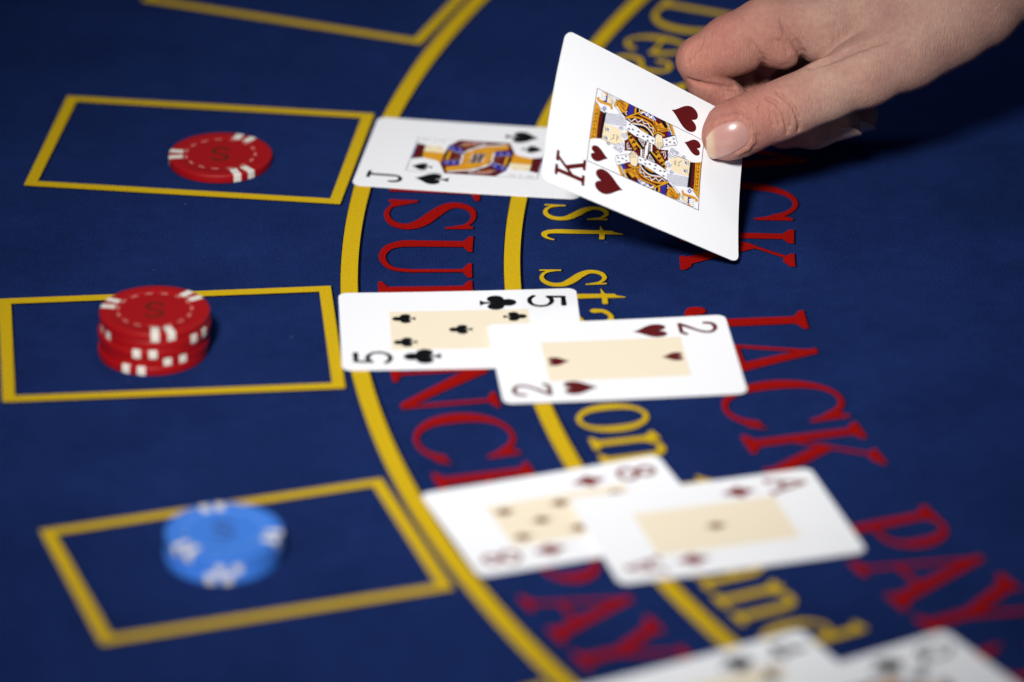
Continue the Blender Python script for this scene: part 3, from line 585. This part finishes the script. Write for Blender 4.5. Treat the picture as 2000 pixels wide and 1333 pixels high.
names = ['bottom red chip of the stack of five', 'second red chip from the bottom of the stack of five', 'middle red chip of the stack of five', 'second red chip from the top of the stack of five', 'top red chip of the stack of five']
q = unp(302, 606, 16.6)
for k, (dx, dy, r) in enumerate(((-.9, -.3, 12), (-.3, .4, 55), (-.7, -.2, 24), (0.3, 0.1, 85), (0, 0, 42))):
    chip(q[0] + dx, q[1] + dy, 0.06 + k * (HC + .04), r, chip_red, chip_white, chip_pink, 3, names[k], 'casino chips', k == 4, k == 4)
q = unp(437, 1036, 10)
for k, (dx, dy, r) in enumerate(((-.3, -.4, 268), (.3, .2, 276), (0, 0, 106))):
    chip(q[0] + dx, q[1] + dy, 0.06 + k * (HC + .04), r, chip_blue, chip_white, chip_lblue, 3, ['bottom', 'middle', 'top'][k] + ' bright blue chip of the stack of three', 'casino chips', k == 2, k == 2)

# ------------------------------------------------------------------ hand (one continuous skin from a distance field)
D0 = CH / math.sin(PITCH) + 85.0                                   # axial depth of the held card corner
def hp(px, py, d): dep = D0 - d; return np.array([(px - 1000) / FPX * dep, -(py - 666.5) / FPX * dep, d])
def hw(p):                                                          # hand frame (right, up, towards viewer) -> world mm
    p = np.asarray(p); return CAM + np.outer(p[:, 0], RT) + np.outer(p[:, 1], UP) + np.outer(D0 - p[:, 2], FW)
HR = 0.6
lo = np.array([56.0, 62.0, -74.0]); hi = np.array([262.0, 205.0, 36.0])
hx, hy, hz = [np.arange(lo[i], hi[i], HR, dtype=np.float32) for i in range(3)]
def blank(): return np.full((len(hx), len(hy), len(hz)), 30.0, np.float32)
def sub(c0, c1):
    a = [max(0, int((c0[i] - lo[i]) / HR)) for i in range(3)]; n = (len(hx), len(hy), len(hz)); b = [min(n[i], int((c1[i] - lo[i]) / HR) + 2) for i in range(3)]
    return tuple(slice(a[i], max(a[i], b[i])) for i in range(3))
def smin(a, b, k):
    h = np.maximum(k - np.abs(a - b), 0) / k; return np.minimum(a, b) - h * h * k * 0.25
def cone(Fd, p, q, ra, rb, k):
    R = max(ra, rb) + k + 3; sl = sub(np.minimum(p, q) - R, np.maximum(p, q) + R)
    X, Y, Z = hx[sl[0]][:, None, None], hy[sl[1]][None, :, None], hz[sl[2]][None, None, :]
    ba = q - p; L = float(ba @ ba) + 1e-9
    t = np.clip(((X - p[0]) * ba[0] + (Y - p[1]) * ba[1] + (Z - p[2]) * ba[2]) / L, 0, 1)
    d = np.sqrt((X - p[0] - t * ba[0]) ** 2 + (Y - p[1] - t * ba[1]) ** 2 + (Z - p[2] - t * ba[2]) ** 2) - (ra + t * (rb - ra))
    Fd[sl] = smin(Fd[sl], d.astype(np.float32), k)
def chain(Fd, pts, k):
    P = [(hp(a, b, d), r) for a, b, d, r in pts]
    for (p, r), (q, s) in zip(P[:-1], P[1:]): cone(Fd, p, q, r, s, k)
def carve(Fd, line_px, r, k, raise_=0.0, taper=False):
    """press a crease into the surface seen from the viewer's side along a line"""
    pts = []
    for px, py in line_px:
        p0 = hp(px, py, 10.0); i = int(round((p0[0] - lo[0]) / HR)); j = int(round((p0[1] - lo[1]) / HR))
        colm = Fd[i, j, :]; ins = np.where(colm < 0)[0]
        if len(ins): pts.append(np.array([p0[0], p0[1], hz[ins[-1]] + raise_]))
    r_full = r; n_ = max(1, len(pts) - 1)
    for i_, (p, q) in enumerate(zip(pts[:-1], pts[1:])):
        r = r_full * (1 - 0.7 * i_ / n_) if taper else r_full; up_ = np.array([0, 0, (r_full - r) * 0.25]); p, q = p - up_ * 0, q - up_ * 0
        R = r + k + 2; sl = sub(np.minimum(p, q) - R, np.maximum(p, q) + R)
        X, Y, Z = hx[sl[0]][:, None, None], hy[sl[1]][None, :, None], hz[sl[2]][None, None, :]
        ba = q - p; L = float(ba @ ba) + 1e-9
        t = np.clip(((X - p[0]) * ba[0] + (Y - p[1]) * ba[1] + (Z - p[2]) * ba[2]) / L, 0, 1)
        d = np.sqrt((X - p[0] - t * ba[0]) ** 2 + (Y - p[1] - t * ba[1]) ** 2 + (Z - p[2] - t * ba[2]) ** 2) - r
        Fd[sl] = -smin(-Fd[sl], d.astype(np.float32), k)
def surf_z(Fd, px, py):
    p0 = hp(px, py, 12.0); i = (p0[0] - lo[0]) / HR; j = (p0[1] - lo[1]) / HR
    i0, j0 = int(i), int(j); z = 0
    for a, wa in ((0, 1 - (i - i0)), (1, i - i0)):
        for b, wb in ((0, 1 - (j - j0)), (1, j - j0)):
            c = Fd[i0 + a, j0 + b]; s = np.where(c < 0)[0]; s = s[-1] if len(s) else 0
            zz = hz[s] + HR * (-c[s] / (c[s + 1] - c[s])); z += wa * wb * zz
    return np.array([p0[0], p0[1], z])
palm = blank()
chain(palm, [(1700, 14, -5, 14.5), (1850, -45, -6, 18), (2000, -98, -8, 22)], 9)
chain(palm, [(1690, -4, -24, 13), (1850, -60, -26, 17), (2000, -105, -24, 21)], 9)
chain(palm, [(1700, 6, -41, 12), (1850, -40, -40, 15), (2000, -95, -30, 20)], 9)
chain(palm, [(1730, 30, -53, 10), (1860, -15, -48, 14), (2000, -85, -30, 18)], 9)
chain(palm, [(1725, 88, 0, 9.5), (1800, 50, 1, 15), (1900, 0, -2, 20)], 9)
chain(palm, [(2000, -98, -10, 23.5), (2120, -182, -14, 23), (2330, -330, -20, 27), (2480, -430, -24, 28)], 10)
chain(palm, [(2000, -98, -26, 21), (2120, -182, -30, 22), (2330, -330, -36, 26)], 10)
thumb = blank()
chain(thumb, [(1413, 270, 18.0, 7.6), (1424, 260, 17.5, 9.7), (1442, 249, 16.8, 10.3)], 3)
chain(thumb, [(1442, 249, 16.8, 10.3), (1480, 233, 15.8, 10.0), (1525, 216, 14.6, 10.6), (1565, 199, 13.4, 10.4), (1615, 177, 12, 11.0), (1690, 141, 9, 12.8), (1770, 98, 5, 14.8), (1850, 50, 0, 16.4)], 4)
index = blank()
chain(index, [(1700, 14, -5, 14.5), (1605, 52, -3, 12.6), (1545, 56, -1, 11.6), (1495, 62, 0, 12.3)], 4)
chain(index, [(1497, 62, 0, 12.2), (1430, 88, 1, 11.0), (1368, 117, 0, 9.0)], 4)
chain(index, [(1366, 118, -0.5, 8.8), (1384, 160, -4, 8.0), (1425, 205, -7.4, 7.8), (1450, 228, -8.6, 7.0)], 1.6)
cone(index, hp(1526, 96, 3), hp(1530, 100, 2), 7.2, 7.0, 3)
cone(index, hp(1608, 88, 1), hp(1640, 78, 0), 6.4, 6.6, 4)
mid = blank()
chain(mid, [(1690, -4, -24, 13), (1540, 60, -26, 10.5), (1440, 128, -27, 9.6)], 4)
chain(mid, [(1440, 128, -27, 9.6), (1470, 195, -26, 8.6), (1530, 246, -22, 8.0)], 3)
chain(mid, [(1530, 246, -22, 8.0), (1590, 250, -18, 7.6), (1648, 238, -16, 6.6)], 3)
ring_f = blank()
chain(ring_f, [(1700, 6, -41, 12), (1560, 60, -45, 10), (1480, 118, -46, 9)], 4)
chain(ring_f, [(1480, 118, -46, 9), (1520, 190, -45, 8.2), (1590, 232, -40, 7.6)], 3)
chain(ring_f, [(1590, 232, -40, 7.6), (1640, 234, -36, 7.2), (1682, 226, -33, 6.4)], 3)
pinky = blank()
chain(pinky, [(1730, 30, -53, 10), (1620, 70, -59, 8), (1565, 120, -60, 7.4), (1600, 175, -58, 6.8), (1665, 195, -50, 6)], 3)
hand = smin(palm, thumb, np.float32(5.0)); hand = smin(hand, index, np.float32(2.2))
for f_, k_ in ((mid, 1.6), (ring_f, 1.4), (pinky, 1.4)): hand = smin(hand, f_, np.float32(k_))
# creases
carve(hand, [(1332, 148), (1346, 155), (1365, 161), (1390, 167), (1415, 170), (1436, 170)], 0.9, 1.0, 0.0)
carve(hand, [(1486, 150), (1490, 140), (1492, 130), (1490, 120), (1484, 110), (1476, 100), (1468, 90), (1460, 80)], 1.3, 1.6, 0.35, True)
carve(hand, [(1568, 128), (1569, 116), (1566, 104), (1560, 93), (1552, 84), (1544, 74), (1537, 63), (1530, 50), (1524, 36)], 1.4, 1.6, 0.35, True)
carve(hand, [(1540, 100), (1534, 90), (1524, 82), (1512, 78)], 0.6, 1.0, 0.25, True)
carve(hand, [(1585, 131), (1610, 122), (1635, 112), (1660, 103), (1685, 94), (1708, 86), (1730, 80)], 1.5, 2.0, 0.3, True)
carve(hand, [(1496, 196), (1512, 204), (1524, 220), (1531, 240), (1536, 262)], 0.75, 0.5, -0.1)
carve(hand, [(1516, 186), (1535, 200), (1548, 216), (1556, 236), (1557, 256)], 0.7, 0.5, -0.05)
carve(hand, [(1500, 214), (1503, 232), (1508, 246)], 0.55, 0.6, 0.1)
for a_ in ([(1508, 222), (1516, 232), (1520, 244)], [(1536, 222), (1541, 236), (1542, 250)], [(1478, 214), (1481, 228)], [(1580, 196), (1588, 212)], 
           [(1352, 92), (1346, 108), (1345, 124)], [(1362, 86), (1355, 104), (1353, 120)], [(1372, 82), (1365, 98)]): carve(hand, a_, 0.5, 0.6, 0.15)
carve(hand, [(1485, 205), (1488, 222)], 0.5, 0.9, 0.35)
# nail outline, seen on the thumb: recess with raised folds
NAIL = [(1377, 272), (1377, 290), (1381, 304), (1391, 312), (1408, 309), (1430, 301), (1452, 289), (1461, 277), (1461, 262), (1455, 248), (1446, 240), (1433, 238), (1415, 242), (1398, 250), (1385, 260)]
fold = [surf_z(hand, a, b) for a, b in [(1440, 299), (1456, 290), (1465, 278), (1466, 262), (1459, 246), (1448, 235), (1432, 232), (1412, 237), (1396, 246)]]
for p, q2 in zip(fold[:-1], fold[1:]): cone(hand, p - [0, 0, .75], q2 - [0, 0, .75], 1.15, 1.15, 1.3)
nail_pts = None
def surface_nets(Fd):
    s = Fd < 0; nx, ny, nz = Fd.shape
    corner = [(i, j, k) for i in (0, 1) for j in (0, 1) for k in (0, 1)]
    sl = lambda c: tuple(slice(c[i], Fd.shape[i] - 1 + c[i]) for i in range(3))
    cnt = sum(s[sl(c)].astype(np.int8) for c in corner); act = (cnt > 0) & (cnt < 8)
    idx = np.argwhere(act); vid = np.full(act.shape, -1, np.int64); vid[act] = np.arange(len(idx))
    acc = np.zeros((len(idx), 3)); n = np.zeros(len(idx))
    for a in corner:
        for ax in range(3):
            if a[ax]: continue
            b = list(a); b[ax] = 1
            fa = Fd[idx[:, 0] + a[0], idx[:, 1] + a[1], idx[:, 2] + a[2]]; fb = Fd[idx[:, 0] + b[0], idx[:, 1] + b[1], idx[:, 2] + b[2]]
            m = (fa < 0) != (fb < 0); t = np.where(m, fa / np.where(m, fa - fb, 1), 0)
            for q in range(3): acc[:, q] += np.where(m, a[q] + (t if q == ax else 0), 0)
            n += m
    V = lo + (idx + acc / n[:, None]) * HR
    F = []
    for ax in range(3):
        b1, b2 = [(1, 2), (2, 0), (0, 1)][ax]
        A = [slice(None)] * 3; B = [slice(None)] * 3; A[ax] = slice(0, Fd.shape[ax] - 1); B[ax] = slice(1, None)
        ch = np.argwhere(s[tuple(A)] != s[tuple(B)])
        ok = (ch[:, b1] > 0) & (ch[:, b2] > 0) & (ch[:, b1] < Fd.shape[b1] - 1) & (ch[:, b2] < Fd.shape[b2] - 1); ch = ch[ok]
        def at(d1, d2): q = ch.copy(); q[:, b1] -= d1; q[:, b2] -= d2; return vid[q[:, 0], q[:, 1], q[:, 2]]
        f = np.stack([at(1, 1), at(0, 1), at(0, 0), at(1, 0)], 1)
        inside = s[ch[:, 0], ch[:, 1], ch[:, 2]]; f[~inside] = f[~inside][:, ::-1]; F.append(f)
    return V, np.concatenate(F)
HV, HF = surface_nets(hand)
for it in range(1):                                                 # light smoothing of lattice steps
    acc = np.zeros_like(HV); n = np.zeros(len(HV))
    for a, b in ((0, 1), (1, 2), (2, 3), (3, 0)):
        for i, j in ((a, b), (b, a)): np.add.at(acc, HF[:, i], HV[HF[:, j]]); np.add.at(n, HF[:, i], 1)
    HV = HV + 0.5 * (acc / np.maximum(n, 1)[:, None] - HV)
def skin_material():
    m = bpy.data.materials.new('skin'); m.use_nodes = True; nt = m.node_tree; b = nt.nodes['Principled BSDF']; N, Lk = nt.nodes, nt.links
    tc = N.new('ShaderNodeTexCoord')
    def noise(sc, det=5): n = N.new('ShaderNodeTexNoise'); n.inputs['Scale'].default_value = sc; n.inputs['Detail'].default_value = det; Lk.new(tc.outputs['Object'], n.inputs['Vector']); return n
    n1, n2 = noise(55, 6), noise(420, 5)
    r = N.new('ShaderNodeValToRGB'); e = r.color_ramp.elements
    e[0].position = .30; e[0].color = (*s2l((174, 125, 113)), 1); e[1].position = .72; e[1].color = (*s2l((204, 165, 145)), 1)
    mx = N.new('ShaderNodeMath'); mx.operation = 'MULTIPLY_ADD'; mx.inputs[1].default_value = 0.35; Lk.new(n2.outputs['Fac'], mx.inputs[0])
    m1 = N.new('ShaderNodeMath'); m1.operation = 'MULTIPLY'; m1.inputs[1].default_value = 0.68; Lk.new(n1.outputs['Fac'], m1.inputs[0]); Lk.new(m1.outputs[0], mx.inputs[2]); Lk.new(mx.outputs[0], r.inputs['Fac'])
    # fingers are ruddier than the back of the hand (blood colour of the skin, follows the vertex mask)
    at = N.new('ShaderNodeAttribute'); at.attribute_name = 'ruddy'
    rd = N.new('ShaderNodeMix'); rd.data_type = 'RGBA'; rd.blend_type = 'MULTIPLY'; rd.inputs[7].default_value = (0.98, 0.68, 0.66, 1)
    Lk.new(at.outputs['Fac'], rd.inputs[0]); Lk.new(r.outputs['Color'], rd.inputs[6]); Lk.new(rd.outputs[2], b.inputs['Base Color'])
    b.inputs['Roughness'].default_value = 0.47; b.inputs['Specular IOR Level'].default_value = 0.42
    b.inputs['Subsurface Weight'].default_value = 0.14; b.inputs['Subsurface Radius'].default_value = (1.0, 0.35, 0.2); b.inputs['Subsurface Scale'].default_value = 0.003
    v = N.new('ShaderNodeTexVoronoi'); v.inputs['Scale'].default_value = 2100; v.feature = 'DISTANCE_TO_EDGE'
    wv = N.new('ShaderNodeMapping'); wv.inputs['Scale'].default_value = (1, 1.0, 1.6); Lk.new(tc.outputs['Object'], wv.inputs['Vector']); Lk.new(wv.outputs[0], v.inputs['Vector'])
    n3 = noise(3200, 4); n4 = noise(300, 4)
    mp = N.new('ShaderNodeMapping'); mp.inputs['Rotation'].default_value = (0.3, 0.35, 0.25); mp.inputs['Scale'].default_value = (2300, 420, 520); Lk.new(tc.outputs['Object'], mp.inputs['Vector'])
    n5 = N.new('ShaderNodeTexNoise'); n5.inputs['Scale'].default_value = 1.0; n5.inputs['Detail'].default_value = 3; Lk.new(mp.outputs[0], n5.inputs['Vector'])
    s1 = N.new('ShaderNodeMath'); s1.operation = 'MULTIPLY_ADD'; s1.inputs[1].default_value = 0.6; Lk.new(n3.outputs['Fac'], s1.inputs[0]); Lk.new(v.outputs['Distance'], s1.inputs[2])
    s2 = N.new('ShaderNodeMath'); s2.operation = 'MULTIPLY_ADD'; s2.inputs[1].default_value = 0.6; Lk.new(n4.outputs['Fac'], s2.inputs[0]); Lk.new(s1.outputs[0], s2.inputs[2])
    s3 = N.new('ShaderNodeMath'); s3.operation = 'MULTIPLY_ADD'; s3.inputs[1].default_value = 1.3; Lk.new(n5.outputs['Fac'], s3.inputs[0]); Lk.new(s2.outputs[0], s3.inputs[2])
    bp = N.new('ShaderNodeBump'); bp.inputs['Strength'].default_value = 0.75; bp.inputs['Distance'].default_value = 0.0006
    Lk.new(s3.outputs[0], bp.inputs['Height']); Lk.new(bp.outputs['Normal'], b.inputs['Normal'])
    return m
skin = skin_material()
ho = mesh_obj('hand', hw(HV), HF.tolist(), skin, None, None, True)
tag(ho, 'bare hand and wrist pinching the raised king of hearts', 'hand')
dep = D0 - HV[:, 2]; ppx = HV[:, 0] * FPX / dep + 1000; ppy = 666.5 - HV[:, 1] * FPX / dep
rud = np.clip((1620 - ppx) / 200, 0, 1) * 0.85 + 0.35 * np.exp(-((ppx - 1505) ** 2 + (ppy - 222) ** 2) / 60 ** 2) + 0.5 * np.exp(-((ppx - 1345) ** 2 + (ppy - 120) ** 2) / 45 ** 2) + .5 * np.exp(-((ppx - 1408) ** 2 + (ppy - 38) ** 2) / 22 ** 2) + .3 * np.exp(-((ppx - 1525) ** 2 + (ppy - 100) ** 2) / 40 ** 2) + .25 * np.exp(-((ppx - 1700) ** 2 + (ppy - 170) ** 2) / 60 ** 2)
at = ho.data.attributes.new('ruddy', 'FLOAT', 'POINT'); at.data.foreach_set('value', np.clip(rud, 0, 1).astype(np.float32))
# nails
def nail_material(name, col, rough):
    m = mat(name, col, rough, coat=0.6, spec=0.5); b = m.node_tree.nodes['Principled BSDF']
    b.inputs['Coat Roughness'].default_value = 0.12; b.inputs['Subsurface Weight'].default_value = 0.25; b.inputs['Subsurface Radius'].default_value = (1, .4, .25); b.inputs['Subsurface Scale'].default_value = .0015
    return m
nail_m = nail_material('nail_plate', (208, 160, 146), 0.3); nail_t = nail_material('nail_free_edge', (176, 150, 132), 0.35)
N_, L_ = nail_m.node_tree.nodes, nail_m.node_tree.links
_a = N_.new('ShaderNodeAttribute'); _a.attribute_name = 'free_edge'; _x = N_.new('ShaderNodeMix'); _x.data_type = 'RGBA'
_x.inputs[6].default_value = (*s2l((184, 138, 128)), 1); _x.inputs[7].default_value = (*s2l((200, 174, 148)), 1)
L_.new(_a.outputs['Fac'], _x.inputs[0]); L_.new(_x.outputs[2], N_['Principled BSDF'].inputs['Base Color'])
def thumb_nail():
    c = np.array([1420, 276.0]); out = np.array(spline([(a, b, 0) for a, b in NAIL] + [(NAIL[0][0], NAIL[0][1], 0)], 4))[:-1, :2]
    n = len(out); V, F, MI = [], [], []; lv = [1.0, .97, .93, .88, .83, .78, .72, .66, .58, .5, .4, .28, .14]
    # smooth plate: quadratic fitted to the skin under it
    samp = np.array([surf_z(hand, *(c + (o_ - c) * l)) for o_ in out[::3] for l in (.2, .5, .75)])
    px0 = samp - hp(c[0], c[1], 12.0); A = np.c_[np.ones(len(px0)), px0[:, 0], px0[:, 1], px0[:, 0] ** 2, px0[:, 0] * px0[:, 1], px0[:, 1] ** 2]
    co = np.linalg.lstsq(A, samp[:, 2], rcond=None)[0]
    for l in lv:
        for o_ in out:
            q = c + (o_ - c) * l; p = hp(q[0], q[1], 12.0); d = p - hp(c[0], c[1], 12.0)
            z = co @ np.array([1, d[0], d[1], d[0] ** 2, d[0] * d[1], d[1] ** 2]) + 0.45 - (0.9 if l == 1.0 else (.15 if l == .97 else 0))
            V.append([p[0], p[1], z])
    for k in range(len(lv) - 1):
        for i in range(n):
            j = (i + 1) % n; F.append((k * n + i, k * n + j, (k + 1) * n + j, (k + 1) * n + i))
    F.append(tuple((len(lv) - 1) * n + i for i in range(n)))
    V = np.array(V); o = mesh_obj('fingernail', hw(V), F, nail_m, ho, None, True)
    q = V[:, :2] / (D0 - 12.0) * FPX; X, Y = q[:, 0] + 1000, 666.5 - q[:, 1]
    fr = np.clip((1392 + 0.12 * (Y - 285) - X) / 9 + .5, 0, 1)
    a = o.data.attributes.new('free_edge', 'FLOAT', 'POINT'); a.data.foreach_set('value', fr.astype(np.float32))
    return o
thumb_nail()
def tip_nail(a, b, down, L, R, grow):
    """curved plate on the back of a curled finger tip, a -> b along the finger"""
    p, q = hp(*a), hp(*b); ax = (q - p) / np.linalg.norm(q - p); dn = np.array(down, float); dn -= ax * (dn @ ax); dn /= np.linalg.norm(dn); sd = np.cross(ax, dn)
    V, F = [], []; nu, nv = 8, 10
    for lay in (0.0, -0.45):
        for i in range(nu + 1):
            for j in range(nv + 1):
                t = -1 + 2 * j / nv; th = t * 1.0; l = L * i / nu - (3.4 * t * t * (i / nu) ** 3); r = R + .25 + lay
                V.append(q + ax * (l - L + grow) + r * (dn * math.cos(th) + sd * math.sin(th)) * (1 - 0.06 * (i / nu) ** 2))
    s = (nu + 1) * (nv + 1)
    for i in range(nu):
        for j in range(nv): k = i * (nv + 1) + j; F.append((k, k + 1, k + nv + 2, k + nv + 1)); F.append((s + k, s + k + nv + 1, s + k + nv + 2, s + k + 1))
    for i in range(nu):
        for j in (0, nv): k = i * (nv + 1) + j; F.append((k, k + nv + 1, s + k + nv + 1, s + k))
    for j in range(nv):
        for i in (0, nu): k = i * (nv + 1) + j; F.append((k, k + 1, s + k + 1, s + k))
    return mesh_obj('fingernail', hw(np.array(V)), F, nail_t, ho, None, True)
tip_nail((1590, 250, -18), (1648, 238, -16), (0.1, -1, 0.25), 10, 6.5, 6.0)
tip_nail((1640, 234, -36), (1682, 226, -33), (0.35, -1, 0.35), 9, 6.3, 5.5)
